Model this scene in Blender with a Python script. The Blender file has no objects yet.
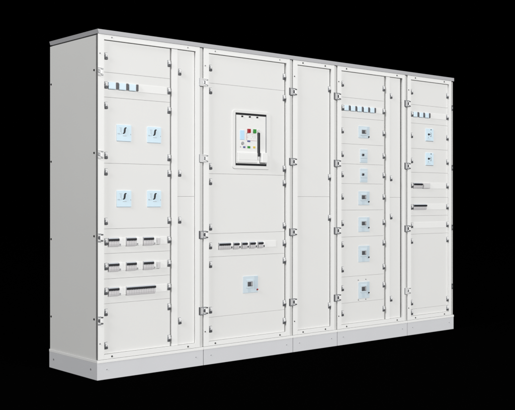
import bpy, bmesh, math, random
from mathutils import Vector, Matrix

random.seed(4)
sc = bpy.context.scene
COL = sc.collection
R = math.radians

# ------------------------------------------------------------------ materials
def principled(name, color, rough=0.45, metal=0.0, spec=0.5, noise=0.0, nscale=6.0, bump=0.0, bscale=900.0, coat=0.0):
    m = bpy.data.materials.new(name)
    m.use_nodes = True
    nt = m.node_tree
    b = nt.nodes['Principled BSDF']
    b.inputs['Roughness'].default_value = rough
    b.inputs['Metallic'].default_value = metal
    b.inputs['Specular IOR Level'].default_value = spec
    b.inputs['Coat Weight'].default_value = coat
    tc = nt.nodes.new('ShaderNodeTexCoord')
    if noise > 0:
        n = nt.nodes.new('ShaderNodeTexNoise')
        n.inputs['Scale'].default_value = nscale
        n.inputs['Detail'].default_value = 5
        nt.links.new(tc.outputs['Object'], n.inputs['Vector'])
        mx = nt.nodes.new('ShaderNodeMix'); mx.data_type = 'RGBA'
        mx.inputs[6].default_value = (*[c * (1 - noise) for c in color], 1)
        mx.inputs[7].default_value = (*[min(1, c * (1 + noise)) for c in color], 1)
        nt.links.new(n.outputs['Fac'], mx.inputs[0])
        nt.links.new(mx.outputs[2], b.inputs['Base Color'])
        # slight gloss variation, as on handled powder coat
        mr = nt.nodes.new('ShaderNodeMapRange')
        mr.inputs['To Min'].default_value = max(0.05, rough - 0.07)
        mr.inputs['To Max'].default_value = min(1, rough + 0.07)
        nt.links.new(n.outputs['Fac'], mr.inputs['Value'])
        nt.links.new(mr.outputs['Result'], b.inputs['Roughness'])
    else:
        b.inputs['Base Color'].default_value = (*color, 1)
    if bump > 0:
        n2 = nt.nodes.new('ShaderNodeTexNoise')
        n2.inputs['Scale'].default_value = bscale
        n2.inputs['Detail'].default_value = 2
        nt.links.new(tc.outputs['Object'], n2.inputs['Vector'])
        bp = nt.nodes.new('ShaderNodeBump')
        bp.inputs['Strength'].default_value = bump
        bp.inputs['Distance'].default_value = 0.0004
        nt.links.new(n2.outputs['Fac'], bp.inputs['Height'])
        nt.links.new(bp.outputs['Normal'], b.inputs['Normal'])
    return m

M = {
    'paint':   principled('white_powder_coat', (0.795, 0.795, 0.785), 0.5, noise=0.012, nscale=2.5, bump=0.25, bscale=500, spec=0.35),
    'cover':   principled('cover_powder_coat', (0.735, 0.734, 0.723), 0.52, noise=0.012, nscale=2.0, bump=0.25, bscale=500, spec=0.35),
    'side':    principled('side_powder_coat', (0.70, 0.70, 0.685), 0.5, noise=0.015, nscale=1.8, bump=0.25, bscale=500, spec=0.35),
    'grooveshade': principled('groove_shade_grey', (0.60, 0.60, 0.59), 0.5, noise=0.012, nscale=2.5),  # greyer than the frame: shade of the cabinet grooves put into the colour
    'roof':    principled('roof_grey_paint', (0.445, 0.445, 0.462), 0.45, noise=0.02, nscale=5, bump=0.2, bscale=500),
    'plinth':  principled('plinth_grey_paint', (0.615, 0.62, 0.64), 0.5, noise=0.02, nscale=4, bump=0.25, bscale=500),
    'dark':    principled('gap_shade_and_socket', (0.16, 0.16, 0.16), 0.7),  # shade of the narrow gaps as a colour; also screw sockets
    'black':   principled('black_plastic', (0.012, 0.012, 0.014), 0.35),
    'screw':   principled('black_screw', (0.012, 0.012, 0.012), 0.4, metal=0.3),
    'greyscrew': principled('grey_screw', (0.30, 0.30, 0.31), 0.4, metal=0.3),
    'toggle':  principled('toggle_black', (0.013, 0.013, 0.017), 0.4),
    'zinc':    principled('zinc_metal', (0.50, 0.51, 0.52), 0.32, metal=0.7),
    'darkmetal': principled('dark_metal', (0.085, 0.087, 0.095), 0.4, metal=0.2),
    'midmetal': principled('mid_metal', (0.27, 0.28, 0.295), 0.45, metal=0.1),
    'bright':  principled('white_nylon_and_highlight', (0.86, 0.86, 0.86), 0.3),  # also paints metal highlights on latches and trip buttons
    'bluefilm': principled('light_blue_film', (0.69, 0.83, 0.92), 0.3, noise=0.03, nscale=30, coat=0.2),
    'plate':   principled('pale_blue_plate', (0.60, 0.69, 0.745), 0.35, noise=0.02, nscale=25),
    'plate2':  principled('pale_blue_plate_band', (0.54, 0.635, 0.70), 0.35),
    'handleplate': principled('ice_blue_plate', (0.65, 0.80, 0.89), 0.3, noise=0.02, nscale=25),
    'mcb':     principled('breaker_grey', (0.605, 0.59, 0.60), 0.45, noise=0.02, nscale=60),
    'mcbdark': principled('breaker_seam_grey', (0.38, 0.37, 0.38), 0.5),
    'mcbtop':  principled('breaker_top_blue_grey', (0.54, 0.58, 0.63), 0.4),
    'grey':    principled('mid_grey_plastic', (0.36, 0.36, 0.37), 0.4),
    'lightgrey': principled('light_grey_plastic', (0.64, 0.64, 0.64), 0.45),
    'plinthscrew': principled('plinth_screw_grey', (0.42, 0.425, 0.44), 0.45),
    'plateline': principled('plate_print_grey', (0.46, 0.54, 0.60), 0.45),
    'dusk': principled('dusky_grey_plastic', (0.15, 0.14, 0.15), 0.45),
    'red':     principled('red_button', (0.36, 0.012, 0.02), 0.35),
    'green':   principled('green_button', (0.03, 0.27, 0.035), 0.35),
    'yellow':  principled('yellow_button', (0.70, 0.52, 0.08), 0.35),
    'blue':    principled('blue_button', (0.10, 0.11, 0.30), 0.35),
    'display': principled('light_blue_display', (0.52, 0.75, 0.93), 0.2, coat=0.4),
    'pinkline': principled('pink_print', (0.50, 0.30, 0.33), 0.5),
    'acbface': principled('breaker_white_face', (0.80, 0.80, 0.79), 0.35),
    'floor':   principled('black_studio_floor', (0.0008, 0.0008, 0.0008), 1.0, spec=0.0),
}

# ------------------------------------------------------------------ mesh builder
class MB:
    """collects boxes, cylinders and prisms (world metres) into ONE mesh object"""
    def __init__(self):
        self.bm = bmesh.new(); self.mats = []
    def mi(self, mat):
        if mat not in self.mats: self.mats.append(mat)
        return self.mats.index(mat)
    def _merge(self, tmp, mat, smooth=False):
        i = self.mi(mat)
        for f in tmp.faces:
            f.material_index = i; f.smooth = smooth
        me = bpy.data.meshes.new('t'); tmp.to_mesh(me); tmp.free()
        self.bm.from_mesh(me); bpy.data.meshes.remove(me)
    def box(self, x0, x1, y0, y1, z0, z1, mat, bev=0.0, seg=2):
        t = bmesh.new()
        bmesh.ops.create_cube(t, size=1)
        for v in t.verts:
            v.co = Vector((x0 if v.co.x < 0 else x1, y0 if v.co.y < 0 else y1, z0 if v.co.z < 0 else z1))
        if bev > 0:
            bmesh.ops.bevel(t, geom=t.edges[:], offset=bev, segments=seg, affect='EDGES', profile=0.5)
        self._merge(t, mat)
        return self
    def rbox(self, x0, x1, y0, y1, z0, z1, mat, rad, bev=0.0015):
        """plate lying in XZ with rounded corners"""
        pts = []
        for cx, cz, a0 in ((x1 - rad, z1 - rad, 0), (x0 + rad, z1 - rad, 90), (x0 + rad, z0 + rad, 180), (x1 - rad, z0 + rad, 270)):
            for k in range(6):
                a = R(a0 + 18 * k); pts.append((cx + rad * math.cos(a), cz + rad * math.sin(a)))
        return self.prism(pts, y0, y1, mat, bev)
    def prism(self, pts, y0, y1, mat, bev=0.0):
        t = bmesh.new()
        fr = [t.verts.new((x, y0, z)) for x, z in pts]
        f = t.faces.new(fr)
        ret = bmesh.ops.extrude_face_region(t, geom=[f])
        for v in ret['geom']:
            if isinstance(v, bmesh.types.BMVert): v.co.y = y1
        bmesh.ops.recalc_face_normals(t, faces=t.faces[:])
        if bev > 0:
            es = [e for e in t.edges if all(abs(v.co.y - y0) < 1e-6 for v in e.verts)]
            bmesh.ops.bevel(t, geom=es, offset=bev, segments=2, affect='EDGES', profile=0.5)
        self._merge(t, mat)
        return self
    def cyl(self, c, r, d, mat, axis='Y', seg=20, r2=None):
        """c = centre of the rear cap; extends d towards -axis"""
        t = bmesh.new()
        bmesh.ops.create_cone(t, cap_ends=True, segments=seg, radius1=r, radius2=r if r2 is None else r2, depth=abs(d))
        rot = Matrix.Rotation(R(90), 4, 'X') if axis == 'Y' else Matrix.Rotation(R(-90), 4, 'Y')
        bmesh.ops.transform(t, matrix=rot, verts=t.verts[:])
        off = Vector((0, -abs(d) / 2, 0)) if axis == 'Y' else Vector((-abs(d) / 2, 0, 0))
        bmesh.ops.translate(t, vec=Vector(c) + off, verts=t.verts[:])
        self._merge(t, mat)
        return self
    def mesh(self, name, at=(0, 0, 0)):
        bmesh.ops.translate(self.bm, vec=-Vector(at), verts=self.bm.verts[:])
        me = bpy.data.meshes.new(name)
        self.bm.to_mesh(me); self.bm.free()
        for k in self.mats: me.materials.append(M[k])
        return me
    def build(self, name, parent=None, at=(0, 0, 0)):
        return link(name, self.mesh(name, at), parent, at)

def wpos(o):
    p = Vector((0, 0, 0))
    while o: p += o.location; o = o.parent
    return p
def link(name, mesh, parent=None, at=(0, 0, 0)):
    o = bpy.data.objects.new(name, mesh); COL.objects.link(o)
    if parent: o.parent = parent; o.location = Vector(at) - wpos(parent)
    else: o.location = at
    return o
mm = 0.001
def bx(m, x0, x1, y0, y1, z0, z1, mat, bev=0.0):
    return m.box(x0*mm, x1*mm, y0*mm, y1*mm, z0*mm, z1*mm, mat, bev*mm)

DEPTH = 591
PY = 12          # front of the cover panels, mm behind the front of the frame

# ------------------------------------------------------------------ small repeated meshes (built once, shared)
def latch_mesh():
    m = MB()
    m.rbox(-.0112, .0112, -.002, 0, -.0215, .0215, 'midmetal', .003, .0008)
    m.box(-.0085, .0100, -.005, -.002, .0085, .0195, 'lightgrey', .001)
    m.box(-.0040, .0065, -.006, -.005, .0108, .0165, 'bright', .0004)
    m.box(-.0108, -.0062, -.008, -.002, -.010, .0075, 'midmetal', .0012)
    m.box(-.0108, .0090, -.009, -.002, -.0210, -.0065, 'darkmetal', .002)
    m.box(-.0058, .0105, -.011, -.002, -.0060, .0080, 'bright', .003)  # white knob, with the chrome highlight put into its colour
    m.box(-.0008, .0050, -.0118, -.011, -.0035, .0055, 'grey', .0004)
    return m.mesh('latch')
LATCH = latch_mesh()

def hinge_mesh(full=True, pale=False):
    dk, md, br = ('zinc', 'lightgrey', 'bright') if pale else ('darkmetal', 'midmetal', 'bright')  # pale set paints overexposure into the hinge colours
    m = MB()
    x_in = -.020 if full else .001
    if full:
        m.box(-.038, -.0285, -.0035, 0, -.026, .026, dk, .0012)
        m.box(-.028, -.0205, -.002, .001, -.0245, .0245, 'grey' if not pale else 'bright')
    # U-shaped knuckle carrier
    m.box(x_in, .021, -.005, 0, .0205, .026, md, .0012)
    m.box(x_in, .021, -.005, 0, -.026, -.0205, md, .0012)
    if full:
        m.box(-.020, -.0105, -.004, 0, -.0203, .0203, 'lightgrey')
        m.box(-.0100, -.0070, -.0045, 0, -.0203, .0203, md)
        m.box(-.0065, .0005, -.004, 0, -.0203, .0203, br, .001)
    m.box(-.004 if full else .001, .0115, -.007, 0, -.0085, .0085, dk, .002)
    for sx, sz in ((1, 1), (1, -1), (-1, 1), (-1, -1)):
        if sx < 0 and not full: continue
        m.prism([(.004 + sx*.003, sz*.0087), (.004 + sx*.0065, sz*.0087), (.004 + sx*.0105, sz*.0203), (.004 + sx*.007, sz*.0203)][::sz*sx], -.005, 0, md)
    m.cyl((.0045, 0, .0150), .0042, .007, br)
    m.cyl((.0045, 0, -.0150), .0042, .007, br)
    m.box(.0122, .030, -.007, 0, -.0135, .0135, br, .003)
    # screw prongs
    m.box(.0215, .036, -.005, 0, .0145, .0225, dk, .002)
    m.box(.0215, .036, -.005, 0, -.0225, -.0145, dk, .002)
    return m.mesh('hinge')
HINGE = hinge_mesh(); HINGE_PALE = hinge_mesh(pale=True)
HINGE_END = hinge_mesh(False); HINGE_END_PALE = hinge_mesh(False, True)

def screw_mesh(r, mat):
    m = MB(); m.cyl((0, 0, 0), r, .003, mat, seg=14, r2=r * .8); m.cyl((0, -.003, 0), r * .45, .0006, 'dark', seg=6)
    return m.mesh('screw')
SCREW = screw_mesh(.0062, 'screw'); SCREW_PALE = screw_mesh(.005, 'greyscrew'); SCREW_PLINTH = screw_mesh(.0045, 'plinthscrew'); SCREW_SMALL = screw_mesh(.0048, 'screw')
def side_screw_mesh():
    m = MB(); m.cyl((0, 0, 0), .0068, .003, 'screw', axis='X', seg=16, r2=.006); return m.mesh('screw')
SIDE_SCREW = side_screw_mesh()
def side_screw_pale():
    m = MB(); m.cyl((0, 0, 0), .006, .002, 'greyscrew', axis='X', seg=16); return m.mesh('screw')
SIDE_SCREW_PALE = side_screw_pale()
def slot_lock_mesh():
    m = MB(); m.box(-.004, .004, -.010, 0, -.023, .023, 'darkmetal', .0015); m.box(-.002, .002, -.013, -.010, -.010, .010, 'zinc', .0008)
    return m.mesh('lock')
LOCK = slot_lock_mesh()

def latches(panel, xs, zs):
    for x in xs:
        for z in zs: link('latch', LATCH, panel, (x*mm, PY*mm, z*mm)).rotation_euler.y = R(random.uniform(-4, 4))

# ------------------------------------------------------------------ cabinet carcass
def cabinet(x0, x1, label, left_end=False, right_end=False):
    root = bpy.data.objects.new('switchboard_cabinet', None); COL.objects.link(root)
    root.empty_display_size = .2
    root.location = (x0*mm, 0, 0)
    root['label'] = label; root['category'] = 'electrical cabinet'
    root['group'] = 'white switchboard cabinets standing side by side in one row'
    a = x0 + .3; b = x1 - .3
    bodyR = x1 - 9 if right_end else b
    # plinth: grey skirt, 100 mm
    pa = x0 - 4 if left_end else x0 + 1.6
    pb = x1 if right_end else x1 - 1.6
    m = MB()
    bx(m, pa, pb, 1, DEPTH + 3, 0, 100.5, 'plinth', 1.6)
    pl = m.build('plinth', root, ((x0+x1)/2*mm, DEPTH/2*mm, 0))
    for fx in (x0 + 62, x1 - 62):
        link('screw', SCREW_PLINTH, pl, (fx*mm, 1*mm, 60*mm))
    if left_end:
        for fy in (75, 535): link('screw', SIDE_SCREW_PALE, pl, (pa*mm, fy*mm, 58*mm))
    # white base rail above the plinth
    m = MB()
    bx(m, x0 - 5 if left_end else a, x1 + 1 if right_end else b, -2, DEPTH + 4, 101, 119, 'paint', 2.0)
    m.build('base_rail', root, ((x0+x1)/2*mm, DEPTH/2*mm, .101))
    # carcass: open-fronted box of thin sheet
    m = MB()
    sl = x0 + (9 if left_end else .3)
    sr = bodyR - (9 if right_end else 0)
    bx(m, sl, sl + 1.7, 24, DEPTH - 3, 119.5, 2066, 'paint')
    bx(m, sr - 1.7, sr, 24, DEPTH - 3, 119.5, 2066, 'paint')
    bx(m, sl + 1.8, sr - 1.8, DEPTH - 5, DEPTH - 3, 119.5, 2066, 'paint')
    bx(m, sl + 1.8, sr - 1.8, 26, DEPTH - 5.5, 119.5, 122, 'paint')
    bx(m, sl + 1.8, sr - 1.8, 26, DEPTH - 5.5, 2063, 2066, 'paint')
    # front rim behind the frame (floor of the groove between cabinets)
    bx(m, sl + 1.8, x0 + 40, 23.8, 27, 122.5, 2062.5, 'paint')
    bx(m, x1 - 29.2, sr, 10, 23, 120, 2070, 'grooveshade')  # groove floor with its shade painted in as a greyer tone
    m.build('enclosure', root, ((x0+x1)/2*mm, DEPTH/2*mm, .12))
    # roof
    m = MB()
    ra = x0 - 3 if left_end else x0 + .15
    rb = x1 + 1 if right_end else x1 - .15
    rl = x0 + 4 if left_end else ra      # free end slanted under, shaped to catch less side light
    m.prism([(rl*mm, 2.0762), (rb*mm, 2.0762), (rb*mm, 2.1), (ra*mm, 2.1)], -.003, (DEPTH + 4)*mm, 'roof')
    bx(m, rl, rb, -3, 10, 2073, 2076, 'roof', 0)
    bx(m, x0 + (12 if left_end else .4), x1 - (20 if right_end else .4), 25, DEPTH - 10, 2066.3, 2076.1, 'dark')  # dark block standing in for the shade under the roof
    m.build('roof', root, ((x0+x1)/2*mm, DEPTH/2*mm, 2.07))
    # outer side panels on the two ends of the row
    if left_end:
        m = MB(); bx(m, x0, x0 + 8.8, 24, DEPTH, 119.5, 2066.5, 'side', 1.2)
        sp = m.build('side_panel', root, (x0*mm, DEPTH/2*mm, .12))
        sp['label'] = 'grey looking left end panel with black screws along both edges'
        for fy, zs in ((42, (1858, 1361, 861, 362)), (575, (1822, 1325, 827, 329))):
            for z in zs: link('screw', SIDE_SCREW, sp, (x0*mm, fy*mm, z*mm))
        m = MB(); bx(m, x0 + 5, x0 + 8.9, 5, 26, 120, 2066, 'dark')  # dark strip added to paint shade into the left gap
        m.build('gap_shade_strip', root, (x0*mm, .012, .12))
    if right_end:
        m = MB(); bx(m, bodyR - 8.8, bodyR, 3, DEPTH, 119.5, 2066.5, 'side', 1.2)
        m.build('side_panel', root, (bodyR*mm, DEPTH/2*mm, .12))
    return root

def front_frame(root, x0, x1, lw=43, rw=36, gap=30, top=2042, bot=150, end=False, pale=(), rscrew=True, post_screws=True):
    fa = x0 + 1; fb = x1 - gap
    ia = x0 + lw; ib = fb - rw
    m = MB()
    # flange, butted at the corners
    bx(m, fa, ia, 0, 4, 121, 2072, 'paint', .8)
    bx(m, ib, fb, 0, 4, 121, 2072, 'paint', .8)
    bx(m, ia + .05, ib - .05, 0, 4, top, 2072, 'paint', .8)
    bx(m, ia + .05, ib - .05, 0, 4, 121, bot, 'paint', .8)
    # folded returns
    bx(m, fa + (10 if end else .6), ia - .2, 4.1, 23.5, 122, 2062, 'paint')
    bx(m, ib + .2, fb - .6, 4.1, 23.5, 122, 2062, 'paint')
    bx(m, ia, ib, 4.1, 23.5, top + .2, 2060, 'paint')
    bx(m, ia, ib, 4.1, 23.5, 124, bot - .2, 'paint')
    fr = m.build('front_frame', root, ((fa+fb)/2*mm, 0, 1.09))
    for i, z in enumerate((1846, 1350, 852, 356)):
        me = (HINGE_END_PALE if i in pale else HINGE_END) if end else (HINGE_PALE if i in pale else HINGE)
        link('hinge', me, fr, (x0*mm, 0, z*mm))
    for x in (x0 + 98, x1 - 125):
        link('screw', SCREW, fr, (x*mm, 0, .1345))
    for k, x in enumerate((x0 + 97, x1 - 127)):
        link('screw', SCREW_PALE if x0 < 900 else SCREW, fr, (x*mm, 0, 2.0585))
    for z in (1956, 218):
        link('screw', SCREW_SMALL if z < 1000 and x0 > 0 or x0 > 1500 else SCREW_PALE, fr, ((x0 + 14)*mm, 0, z*mm))
    return ia, ib

def cover(root, xa, xb, z0, z1, zs=(), gapz=.35, latch_x=None, name='cover_panel', bev=2.0, label=None):
    m = MB(); bx(m, xa, xb, PY, PY + 14, z0 + gapz, z1 - gapz, 'cover', bev)
    p = m.build(name, root, ((xa+xb)/2*mm, PY*mm, (z0+z1)/2*mm))
    if label: p['label'] = label
    if latch_x is None: latch_x = (xa + 17, xb - 8)
    latches(p, latch_x, zs)
    return p

def gap_lightening_strip(root, xa, xb):  # strip added behind a panel gap so it reads grey, not black
    m = MB(); bx(m, xa, xb, 27, 40, 124, 2060, 'side')
    return m.build('gap_lightening_strip', root, ((xa+xb)/2*mm, .027, 1.09))

def divider(root, xa, xb):
    m = MB(); bx(m, xa, xb, 8, 26, 151, 2041, 'paint', 1.2)
    return m.build('divider_strip', root, ((xa+xb)/2*mm, .008, 1.09))

# ------------------------------------------------------------------ devices
def din_strip(root, xa, xb, z0, z1):
    """blanking strip in the modular window of a cover"""
    m = MB(); bx(m, xa, xb, PY - 2.5, PY - .1, z0, z1, 'paint', .8)
    return m.build('blanking_strip', root, ((xa+xb)/2*mm, (PY-2.5)*mm, (z0+z1)/2*mm))

def breaker(root, xa, xb, zt, h=48, knob=True, pole=17.5, name='circuit_breaker', split=None):
    """row of poles: grey body with a ganged black toggle"""
    y = PY - 2.6
    m = MB()
    bx(m, xa, xb, y - 3, y, zt - h, zt + 7, 'mcb', .8)
    bx(m, xa + .6, xb - .6, y - 6, y - 3.05, zt - 15, zt + 6, 'mcbtop', 1)
    bx(m, xa + .4, xb - .4, y - 9, y - 3.1, zt - h + 6, zt - 15.2, 'mcb', 1)
    bx(m, xa + 2, xb - 2, y - 9.4, y - 9.05, zt - h + 12, zt - h + 14.5, 'mcbdark')
    n = max(1, round((xb - xa) / pole))
    for k in range(1, n):
        x = xa + (xb - xa) * k / n
        bx(m, x - .5, x + .5, y - 9.6, y - 9.1, zt - h + 7.5, zt - 16.5, 'mcbdark')
    if knob:
        bx(m, xb + 2, xb + 24, y - 6, y, zt - h + 4, zt + 4, 'bright', 1.2)
        bx(m, xb + 4, xb + 14, y - 8, y - 6.05, zt - h + 7, zt - h + 18, 'grey', 1.2)
    b = m.build(name, root, ((xa+xb)/2*mm, y*mm, (zt-h/2)*mm))
    for (ta, tb) in (split or ((xa + .5, xb + 1),)):
        t = MB(); bx(t, ta, tb, y - 13, y - 6.05, zt - 12.5, zt + .5, 'toggle', 1.6)
        nn = max(1, round((tb - ta) / pole))
        for k in range(nn):
            xx = ta + (tb - ta) * (k + .5) / nn
            bx(t, xx - 4.5, xx + 4.5, y - 11, y - 6.1, zt - 15.2, zt - 12.7, 'grey', .8)
        t.build('toggle', b, ((ta+tb)/2*mm, (y-8)*mm, (zt-7)*mm))
    return b

def fuse_switch(root, xa, xm, xb0, xb1, z0, z1):
    """light blue fuse carrier with a dark lever at its right"""
    y = PY - 2.6
    m = MB(); bx(m, xa, xm, y - 8, y, z0, z1, 'bluefilm', 2)
    bx(m, xa + 3, xm - 3, y - 9, y - 8.05, z0 + 4, z1 - 8, 'bluefilm', .4)
    bx(m, xm + .2, xb1 + 2, y - 3, y, z0, z1, 'bright', .6)
    s = m.build('fuse_switch', root, ((xa+xm)/2*mm, y*mm, (z0+z1)/2*mm))
    t = MB(); bx(t, xb0, xb1, y - 8, y - 3.05, z0 + 2, z1 + 1, 'dusk', 1.5)
    n = 4
    for k in range(n):
        zc = z0 + 4 + (z1 - z0 - 6) * (k + .5) / n
        bx(t, xb0 + 1.2, xb1 - 1.2, y - 10, y - 8.05, zc - 3, zc + 3, 'darkmetal', .8)
    t.build('toggle', s, ((xb0+xb1)/2*mm, y*mm, (z0+z1)/2*mm))
    return s

def handle_plate(root, xa, xb, z0, z1):
    """ice blue square plate with the black curved mark and pale grey stepped line"""
    y = PY
    m = MB(); m.rbox(xa*mm, xb*mm, (y-5)*mm, (y-.05)*mm, z0*mm, z1*mm, 'handleplate', .004, .0015)
    w = xb - xa; h = z1 - z0
    def u(a): return (xa + a * w)
    def v(a): return (z0 + a * h)
    f = y - 5
    # pale stepped outline at the left
    for (p, q, r, s) in ((.16, .36, .80, .83), (.14, .17, .42, .50), (.22, .25, .55, .80), (.30, .33, .44, .78), (.10, .30, .43, .455), (.93, .965, .40, .47), (.06, .09, .42, .49)):
        bx(m, u(p), u(q), f - .6, f - .05, v(r), v(s), 'grey' if p in (.93, .06) else 'plateline')
    bx(m, u(.40), u(.66), f - .6, f - .05, v(.325), v(.35), 'grey')
    bx(m, u(.02), u(.98), f - .8, f - .05, v(.02), v(.045), 'plate2')
    p = m.build('handle_plate', root, ((xa+xb)/2*mm, f*mm, (z0+z1)/2*mm))
    # the curved black mark: thick slanted S stroke
    e = MB()
    cx, cz, H = u(.53), v(.655), h * .345
    path = [(.30, .50), (.14, .475), (.03, .38), (-.01, .2), (-.03, 0), (-.06, -.22), (-.11, -.38), (-.22, -.47), (-.36, -.5)]
    wid = [.08, .11, .13, .14, .145, .14, .125, .10, .065]
    L, Rr = [], []
    for i, (px, pz) in enumerate(path):
        a = path[max(0, i-1)]; b = path[min(len(path)-1, i+1)]
        d = Vector((b[0]-a[0], b[1]-a[1])).normalized(); n = Vector((-d.y, d.x)) * wid[i]
        L.append(((cx + (px+n.x)*H)*mm, (cz + (pz+n.y)*H)*mm)); Rr.append(((cx + (px-n.x)*H)*mm, (cz + (pz-n.y)*H)*mm))
    e.prism(L + Rr[::-1], (f-6)*mm, (f-.05)*mm, 'black', .0008)
    e.build('handle', p, (cx*mm, f*mm, cz*mm))
    return p

def mccb(root, xa, xb, z0, z1, hx0, hx1, hz0, hz1, dot, dotmat='screw', screws=(), band=28):
    """moulded case breaker: pale blue plate, dark lever, trip button"""
    m = MB(); y = PY
    m.rbox(xa*mm, xb*mm, (y-4)*mm, (y-.05)*mm, z0*mm, z1*mm, 'plate', .003, .0012)
    if band: bx(m, xb - band, xb - 2, y - 5, y - 4.05, z0 + 22, z1 - 3, 'plate2', .4)
    bx(m, hx0 - 9, hx1 + 9, y - 9, y - 4.05, hz0 - 12, hz1 + 12, 'plate', 1.6)
    bx(m, hx0 + 6, hx1 - 14, y - 5.2, y - 4.1, max(z0 + 6, hz0 - 48), hz0 - 15, 'plate2', .3)
    p = m.build('moulded_case_breaker', root, ((xa+xb)/2*mm, y*mm, (z0+z1)/2*mm))
    t = MB()
    bx(t, hx0, hx1, y - 11, y - 9.05, hz0, hz1, 'dusk', .8)
    xm = hx0 + (hx1 - hx0) * .56
    bx(t, hx0 + 3, xm - 1, y - 18, y - 11.05, hz0 + 3, hz1 - 3, 'darkmetal', 1.5)
    bx(t, xm + 2, hx1 - 3, y - 14, y - 11.05, hz0 + 4, hz1 - 4, 'grey', 1)
    t.build('toggle', p, ((hx0+hx1)/2*mm, (y-9)*mm, (hz0+hz1)/2*mm))
    if dot:
        d = MB(); dx, dz = dot
        d.cyl((dx*mm + .003, (y-.2)*mm if dx > xb - 2 else (y-5.05)*mm, dz*mm - .002), .0072, .003, 'bright', seg=18)  # offset white disc, a painted highlight on the dark button
        d.cyl((dx*mm, (y-3.2)*mm if dx > xb - 2 else (y-7)*mm, dz*mm), .0058, .004, dotmat, seg=16)
        d.build('trip_button', p, (dx*mm, y*mm, dz*mm))
    for sx, sz in screws:
        link('screw', SCREW_PALE, p, (sx*mm, PY*mm, sz*mm))
    return p

def small_breaker(root, xa, xb, z0, z1, hx, hz):
    m = MB(); y = PY
    m.rbox(xa*mm, xb*mm, (y-4)*mm, (y-.05)*mm, z0*mm, z1*mm, 'plate', .003, .0012)
    bx(m, xa + 6, xb - 6, y - 8, y - 4.05, hz - 26, hz + 22, 'plate', 1.4)
    bx(m, xa + 10, xb - 8, y - 5, y - 4.1, z0 + 6, z0 + 22, 'plate2', .3)
    p = m.build('moulded_case_breaker', root, ((xa+xb)/2*mm, y*mm, (z0+z1)/2*mm))
    t = MB(); bx(t, hx - 10, hx + 11, y - 15, y - 8.05, hz - 8.5, hz + 8.5, 'darkmetal', 1.5)
    bx(t, hx - 5, hx + 6, y - 19, y - 15.05, hz - 4, hz + 5, 'toggle', 1)
    t.build('toggle', p, (hx*mm, (y-8)*mm, hz*mm))
    return p

# ================================================================== cabinet 1
J = [0, 792, 1589, 2037, 2832, 3425]
c1 = cabinet(J[0], J[1], 'wide white cabinet at the left end, with four ice blue plates bearing black marks', left_end=True)
front_frame(c1, J[0], J[1], end=True, pale=(0, 1), rw=34)
A, B = 45, 534
lx = (63, 525)
rows1 = [(1848, 2039.5, (1945,)), (1698, 1848, (1771,)), (1300, 1698, (1648, 1347)), (904, 1300, (1248, 950)), (755, 904, (827,)),
         (602, 755, (678,)), (453, 602, (529,)), (151, 453, (402, 202))]
for z0, z1, zs in rows1: cover(c1, A, B, z0, z1, zs, latch_x=lx)
divider(c1, 543, 590); gap_lightening_strip(c1, 522, 560)
cover(c1, 592.3, 726, 1101, 2039.5, (1898, 1250), latch_x=(609,), name='cable_cover')
cover(c1, 592.3, 726, 151, 1101, (950, 305), latch_x=(609,), name='cable_cover')
din_strip(c1, 290, 505, 1745, 1792)
for xa, xm, b0, b1 in ((77, 126, 130, 146), (150, 199, 203, 217), (222, 271, 275, 290)):
    fuse_switch(c1, xa, xm, b0, b1, 1748, 1790)
for xa, xb, z0, z1 in ((137, 241, 1436, 1537), (359, 463, 1435, 1535), (137, 241, 1035, 1136), (359, 463, 1034, 1137)):
    handle_plate(c1, xa, xb, z0, z1)
for zt in (843, 692):
    din_strip(c1, 152, 203, zt - 43, zt + 5); din_strip(c1, 276, 327, zt - 43, zt + 5); din_strip(c1, 455, 506, zt - 43, zt + 5)
    for xa, xb in ((77, 149), (204, 274), (328, 402)): breaker(c1, xa, xb, zt)
    m = MB(); bx(m, 428, 453, PY - 12, PY - .1, zt - 43, zt - 1, 'lightgrey', 1.5); bx(m, 432, 449, PY - 13, PY - 12.05, zt - 38, zt - 6, 'mcb', .5)
    m.build('terminal_module', c1, (.440, PY*mm, (zt-22)*mm))
breaker(c1, 77, 149, 543)
breaker(c1, 204, 417, 542, knob=False)
din_strip(c1, 176, 203, 500, 547); din_strip(c1, 419, 506, 500, 547)

# ================================================================== cabinet 2
c2 = cabinet(J[1], J[2], 'widest plain white cabinet with a black edged window showing red and green buttons')
front_frame(c2, J[1], J[2], pale=(0, 1), lw=45, rw=33)
A, B = 838, 1517
lx = (859, 1519 - 7)
rows2 = [(1848, 2039.5, (1947,)), (1252, 1848, (1797, 1300)), (856, 1252, (1199, 900)), (703, 856, (777,)), (306, 703, (654, 354)), (151, 306, (229,))]
for z0, z1, zs in rows2: cover(c2, A, B, z0, z1, zs, latch_x=lx)
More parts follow.
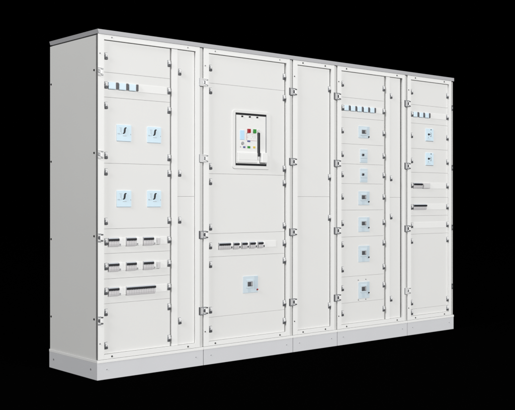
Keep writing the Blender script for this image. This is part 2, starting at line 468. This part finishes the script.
# air circuit breaker in its window
m = MB()
def ring(m, x0, x1, z0, z1, r0, X0, X1, Z0, Z1, r1, y0, y1, mat):
    """rounded plate with a rectangular hole, as one closed band"""
    def loop(xa, xb, za, zb, r):
        pts = []
        for cx, cz, a0 in ((xb-r, zb-r, 0), (xa+r, zb-r, 90), (xa+r, za+r, 180), (xb-r, za+r, 270)):
            for k in range(7):
                a = R(a0 + 15*k); pts.append((cx + r*math.cos(a), cz + r*math.sin(a)))
        return pts
    o = loop(x0, x1, z0, z1, r0); i = loop(X0, X1, Z0, Z1, r1); bev = 4
    o2 = loop(x0+bev, x1-bev, z0+bev, z1-bev, max(1, r0-bev))
    t = bmesh.new()
    V = lambda pts, y: [t.verts.new((x*mm, y*mm, z*mm)) for x, z in pts]
    a, b, c, d = V(o, y1), V(o2, y0), V(i, y0), V(i, y1)
    n = len(o)
    for p, q in ((a, b), (b, c), (c, d), (d, a)):
        for k in range(n): t.faces.new((p[k], p[(k+1) % n], q[(k+1) % n], q[k]))
    bmesh.ops.recalc_face_normals(t, faces=t.faces[:])
    m._merge(t, mat)
ring(m, 1039, 1379, 1287, 1688, 22, 1067, 1344, 1312, 1668, 1.5, PY - 6, PY - .1, 'cover')
bezel_at = (1.209, PY*mm, 1.49)
acb = bpy.data.objects.new
f0 = PY - 4
mf = MB()
bx(mf, 1073, 1338, f0, PY - .1, 1327, 1654, 'acbface', .8)
acb = mf.build('air_circuit_breaker', c2, bezel_at)
m.build('bezel', acb, bezel_at)
g = MB()
bx(g, 1067.3, 1343.7, PY - 5.4, PY - .2, 1654.3, 1667.7, 'black', .8)
bx(g, 1067.3, 1343.7, PY - 5.4, PY - .2, 1312.3, 1326.7, 'black', .8)
bx(g, 1067.3, 1072.8, PY - 5.2, PY - .2, 1326.8, 1654.2, 'black', .5)
bx(g, 1338.2, 1343.7, PY - 5.2, PY - .2, 1326.8, 1654.2, 'midmetal', .5)
g.build('window_seal', acb, bezel_at)
def knob(name, x, z, w, h, mat, d=6, round_=False):
    k = MB()
    if round_: k.cyl((x*mm, (f0-.05)*mm, z*mm), w/2*mm, d*mm, mat, seg=24, r2=w*.44*mm)
    else: bx(k, x - w/2, x + w/2, f0 - d, f0 - .05, z - h/2, z + h/2, mat, 1.2)
    return k.build(name, acb, (x*mm, f0*mm, z*mm))
for x in (1126, 1193, 1260): knob('screw', x, 1645, 15, 10, 'black', 5)
knob('display', 1126, 1519, 39, 64, 'display', 3)
knob('off_button', 1185, 1549, 27, 27, 'red', 8)
knob('on_button', 1236, 1549, 25, 27, 'green', 8)
knob('keyhole', 1129, 1463, 24, 24, 'grey', 7, True)
knob('position_window', 1185, 1479, 27, 11, 'blue', 2)
knob('indicator', 1112, 1438, 8, 7, 'grey', 2)
knob('indicator', 1144, 1437, 20, 12, 'blue', 3)
knob('indicator', 1185, 1438, 25, 15, 'green', 3)
knob('indicator', 1233, 1439, 20, 14, 'yellow', 3)
pr = MB()   # printed fine lines around the buttons
for x0, x1, z0, z1, mt in ((1166, 1169, 1484, 1535, 'pinkline'), (1198, 1256, 1482.5, 1485, 'pinkline'), (1166, 1182, 1531, 1534, 'pinkline'), (1166, 1180, 1505, 1507, 'pinkline'),
                           (1220, 1224, 1508, 1513, 'grey'), (1238, 1244, 1500, 1522, 'lightgrey'), (1225, 1233, 1497, 1500, 'lightgrey'), (1218, 1250, 1527, 1529, 'lightgrey'),
                           (1203, 1212, 1497, 1500, 'lightgrey'), (1176, 1192, 1516, 1518, 'lightgrey')):
    bx(pr, x0, x1, f0 - .7, f0 - .05, z0, z1, mt)
pr.build('printed_marks', acb, bezel_at)
h = MB()
bx(h, 1262.5, 1280.5, f0 - 10, f0 - .05, 1378, 1540, 'toggle', 2.5)
bx(h, 1264, 1279, f0 - 6, f0 - .05, 1541, 1562, 'lightgrey', 2)
bx(h, 1264, 1279, f0 - 6, f0 - .05, 1352, 1377, 'lightgrey', 2)
h.build('charging_lever', acb, (1.2715, f0*mm, 1.46))
h = MB()
bx(h, 1082, 1260, f0 - 7, f0 - .05, 1333, 1401, 'acbface', 2)
bx(h, 1090, 1252, f0 - 8, f0 - 7.05, 1352, 1392, 'acbface', .6)
h.build('lower_cover', acb, (1.171, f0*mm, 1.367))
h = MB()
bx(h, 1283, 1337.5, f0 - 24, f0 - .05, 1334, 1403, 'acbface', 4)
h.build('crank_block', acb, (1.31, f0*mm, 1.367))
# modular row
gap_lightening_strip(c2, 1500, 1526)
din_strip(c2, 1335, 1436, 752, 797)
breaker(c2, 924, 1024, 789, h=40, knob=False, split=((926, 972), (975, 1022)))
for xa, xb in ((1051, 1096), (1124, 1168), (1194, 1240), (1268, 1310)):
    breaker(c2, xa, xb, 788, h=40, knob=False)
for x in (1038, 1109, 1181, 1254, 1324):
    m = MB(); bx(m, x - 12, x + 9, PY - 7, PY - .1, 752, 792, 'bright', 1); bx(m, x - 9, x + 2, PY - 9, PY - 7.05, 755, 768, 'darkmetal', 1)
    m.build('trip_module', c2, (x*mm, PY*mm, .772))
mccb(c2, 1136, 1269, 446, 561, 1171, 1215, 491, 523, (1260, 466), 'red', band=34)

# ================================================================== cabinet 3
c3 = cabinet(J[2], J[3], 'narrow white cabinet with only blank panels, beside the column of seven pale blue plates')
front_frame(c3, J[2], J[3], lw=45, rw=34)
cover(c3, 1636, 1967, 1103, 2039.5, (1894, 1248), latch_x=(1962,))
cover(c3, 1636, 1967, 151, 1103, (949, 304), latch_x=(1962,))

# ================================================================== cabinet 4
c4 = cabinet(J[3], J[4], 'white cabinet with a column of seven pale blue breaker plates under five blue fuse switches')
front_frame(c4, J[3], J[4], lw=44, rw=32)
A, B = 2083, 2567
lx = (2102, 2560)
zb = [2039.5, 1847, 1697, 1500, 1350, 1202, 1003, 802, 504, 307, 151]
zl = [(1946,), (1768,), (1598,), (1422,), (1271,), (1104,), (907,), (748, 562), (422,), (235,)]
for k in range(10): cover(c4, A, B, zb[k+1], zb[k], zl[k], latch_x=lx)
divider(c4, 2586, 2629); gap_lightening_strip(c4, 2550, 2600)
cover(c4, 2631.5, 2758, 1100, 2039.5, (1894, 1249), latch_x=(2647,), name='cable_cover')
cover(c4, 2631.5, 2758, 151, 1100, (950, 306), latch_x=(2647,), name='cable_cover')
for k in range(5):
    x = 2115 + 71.2 * k
    fuse_switch(c4, x, x + 46, x + 49, x + 63, 1748, 1787)
din_strip(c4, 2470, 2545, 1746, 1790)
mccb(c4, 2275, 2397, 1550, 1641, 2304, 2353, 1583, 1612, (2384, 1561))
small_breaker(c4, 2292, 2375, 1362, 1466, 2316, 1422)
small_breaker(c4, 2292, 2375, 1214, 1319, 2316, 1273)
mccb(c4, 2275, 2397, 1041, 1146, 2303, 2353, 1086, 1116, (2384, 1066))
mccb(c4, 2275, 2397, 837, 949, 2303, 2353, 887, 916, (2384, 868))
mccb(c4, 2275, 2397, 608, 732, 2305, 2353, 662, 693, (2384, 642), 'screw')
mccb(c4, 2275, 2397, 331, 457, 2303, 2353, 388, 421, (2384, 371), screws=((2273, 472), (2357, 474), (2275, 322), (2357, 322)))

# ================================================================== cabinet 5
c5 = cabinet(J[4], J[5], 'white cabinet at the right end with two blue plates above two short toggle rows', right_end=True)
front_frame(c5, J[4], J[5], lw=44, rw=33, pale=(3,))
A, B = 2878, 3361
lx = (2897, 3352)
zb = [2039.5, 1846, 1697, 1494, 1302, 1101, 952, 805, 204, 151]
zl = [(1947,), (1769,), (1598,), (1396,), (1198,), (1024,), (877,), (751, 258), (180,)]
for k in range(9): cover(c5, A, B, zb[k+1], zb[k], zl[k], latch_x=lx)
for k in range(3):
    x = 2912 + 73 * k
    fuse_switch(c5, x, x + 46, x + 50, x + 64, 1747, 1787)
din_strip(c5, 3126, 3335, 1745, 1790)
def tall_plate(root, xa, xb, z0, z1):
    m = MB(); y = PY
    m.rbox(xa*mm, xb*mm, (y-5)*mm, (y-.05)*mm, z0*mm, z1*mm, 'handleplate', .004, .0014)
    w, h = xb - xa, z1 - z0
    bx(m, xa + .05*w, xb - .05*w, y - 5.8, y - 5.05, z0 + 1, z0 + 5, 'grey')
    bx(m, xa + .15*w, xb - .40*w, y - 5.8, y - 5.05, z0 + 18, z0 + 21, 'plate2')
    # thin hook shaped outline at the right
    for p, q, r, s in ((.66, .70, .40, .68), (.52, .70, .37, .40), (.56, .66, .66, .69), (.30, .34, .24, .36)):
        bx(m, xa + p*w, xa + q*w, y - 5.8, y - 5.05, z0 + r*h, z0 + s*h, 'midmetal')
    p = m.build('handle_plate', root, ((xa+xb)/2*mm, y*mm, (z0+z1)/2*mm))
    t = MB(); cx, cz = xa + .34*w, z0 + .54*h
    t.cyl((cx*mm, (y-5.05)*mm, cz*mm), .0085, .008, 'toggle', seg=20, r2=.0075)
    bx(t, cx - 3, cx + 15, y - 15, y - 13.1, cz - 3.5, cz + 3.5, 'darkmetal', 1)
    t.build('handle', p, (cx*mm, (y-5)*mm, cz*mm))
    link('screw', SCREW_SMALL, p, ((xa + .66*w)*mm, (y-5.05)*mm, (z0 + .92*h)*mm))
tall_plate(c5, 3069, 3169, 1558, 1662)
tall_plate(c5, 3069, 3169, 1360, 1464)
breaker(c5, 2914, 3020, 1212, h=40, knob=False)
m = MB(); bx(m, 3036, 3119, PY - 11, PY - .1, 1173, 1216, 'mcb', 1.5); bx(m, 3040, 3115, PY - 13, PY - 11.05, 1180, 1208, 'lightgrey', 1)
bx(m, 3023, 3035, PY - 7, PY - .1, 1173, 1190, 'grey', 1)
m.build('terminal_module', c5, (3.077, PY*mm, 1.194))
din_strip(c5, 3121, 3335, 1172, 1220)
breaker(c5, 2914, 3075, 1040, h=40, knob=False)
din_strip(c5, 3078, 3335, 1000, 1048)
din_strip(c5, 2915, 3335, 851, 900)
# locks in the groove before the right end wall
for z in (1848, 1349, 850, 358):
    link('lock', LOCK, c5, (3.4025, .006, z*mm))

# ------------------------------------------------------------------ floor
me = bpy.data.meshes.new('floor')
me.from_pydata([(-30, -30, -.001), (30, -30, -.001), (30, 30, -.001), (-30, 30, -.001)], [], [(0, 1, 2, 3)])
me.materials.append(M['floor'])
fl = bpy.data.objects.new('floor', me); COL.objects.link(fl); fl['kind'] = 'structure'

# ------------------------------------------------------------------ camera
cam = bpy.data.cameras.new('camera'); co = bpy.data.objects.new('camera', cam); COL.objects.link(co)
co.location = (-2.89215, -4.82090, 1.07519)
co.rotation_euler = (R(90), 0, -0.710643)
cam.sensor_fit = 'HORIZONTAL'; cam.sensor_width = 36
cam.lens = 36 * 928.186 / 515
cam.shift_y = -4.478 / 515
cam.clip_start = .05; cam.clip_end = 200
sc.camera = co

# ------------------------------------------------------------------ studio lamps, black surround
w = bpy.data.worlds.new('World'); sc.world = w; w.use_nodes = True
w.node_tree.nodes['Background'].inputs[0].default_value = (0, 0, 0, 1)
w.node_tree.nodes['Background'].inputs[1].default_value = 0
def area(name, loc, target, sx, sy, power, color=(1, 1, 1)):
    l = bpy.data.lights.new(name, 'AREA'); l.shape = 'RECTANGLE'; l.size = sx; l.size_y = sy; l.energy = power; l.color = color
    o = bpy.data.objects.new(name, l); COL.objects.link(o); o.location = loc
    o.rotation_euler = (Vector(target) - Vector(loc)).to_track_quat('-Z', 'Y').to_euler()
    return o
area('key_softbox', (2.2, -17, 5.5), (1.7, 0, 1.0), 7.0, 4.5, 3210, (1, .998, .992))
area('side_softbox', (-15, -2.3, 10), (0, .3, 1.0), 4.5, 4.5, 2450, (1, 1, 1))

sc.view_settings.view_transform = 'Standard'
sc.view_settings.look = 'None'
sc.view_settings.exposure = 0
sc.view_settings.gamma = 1
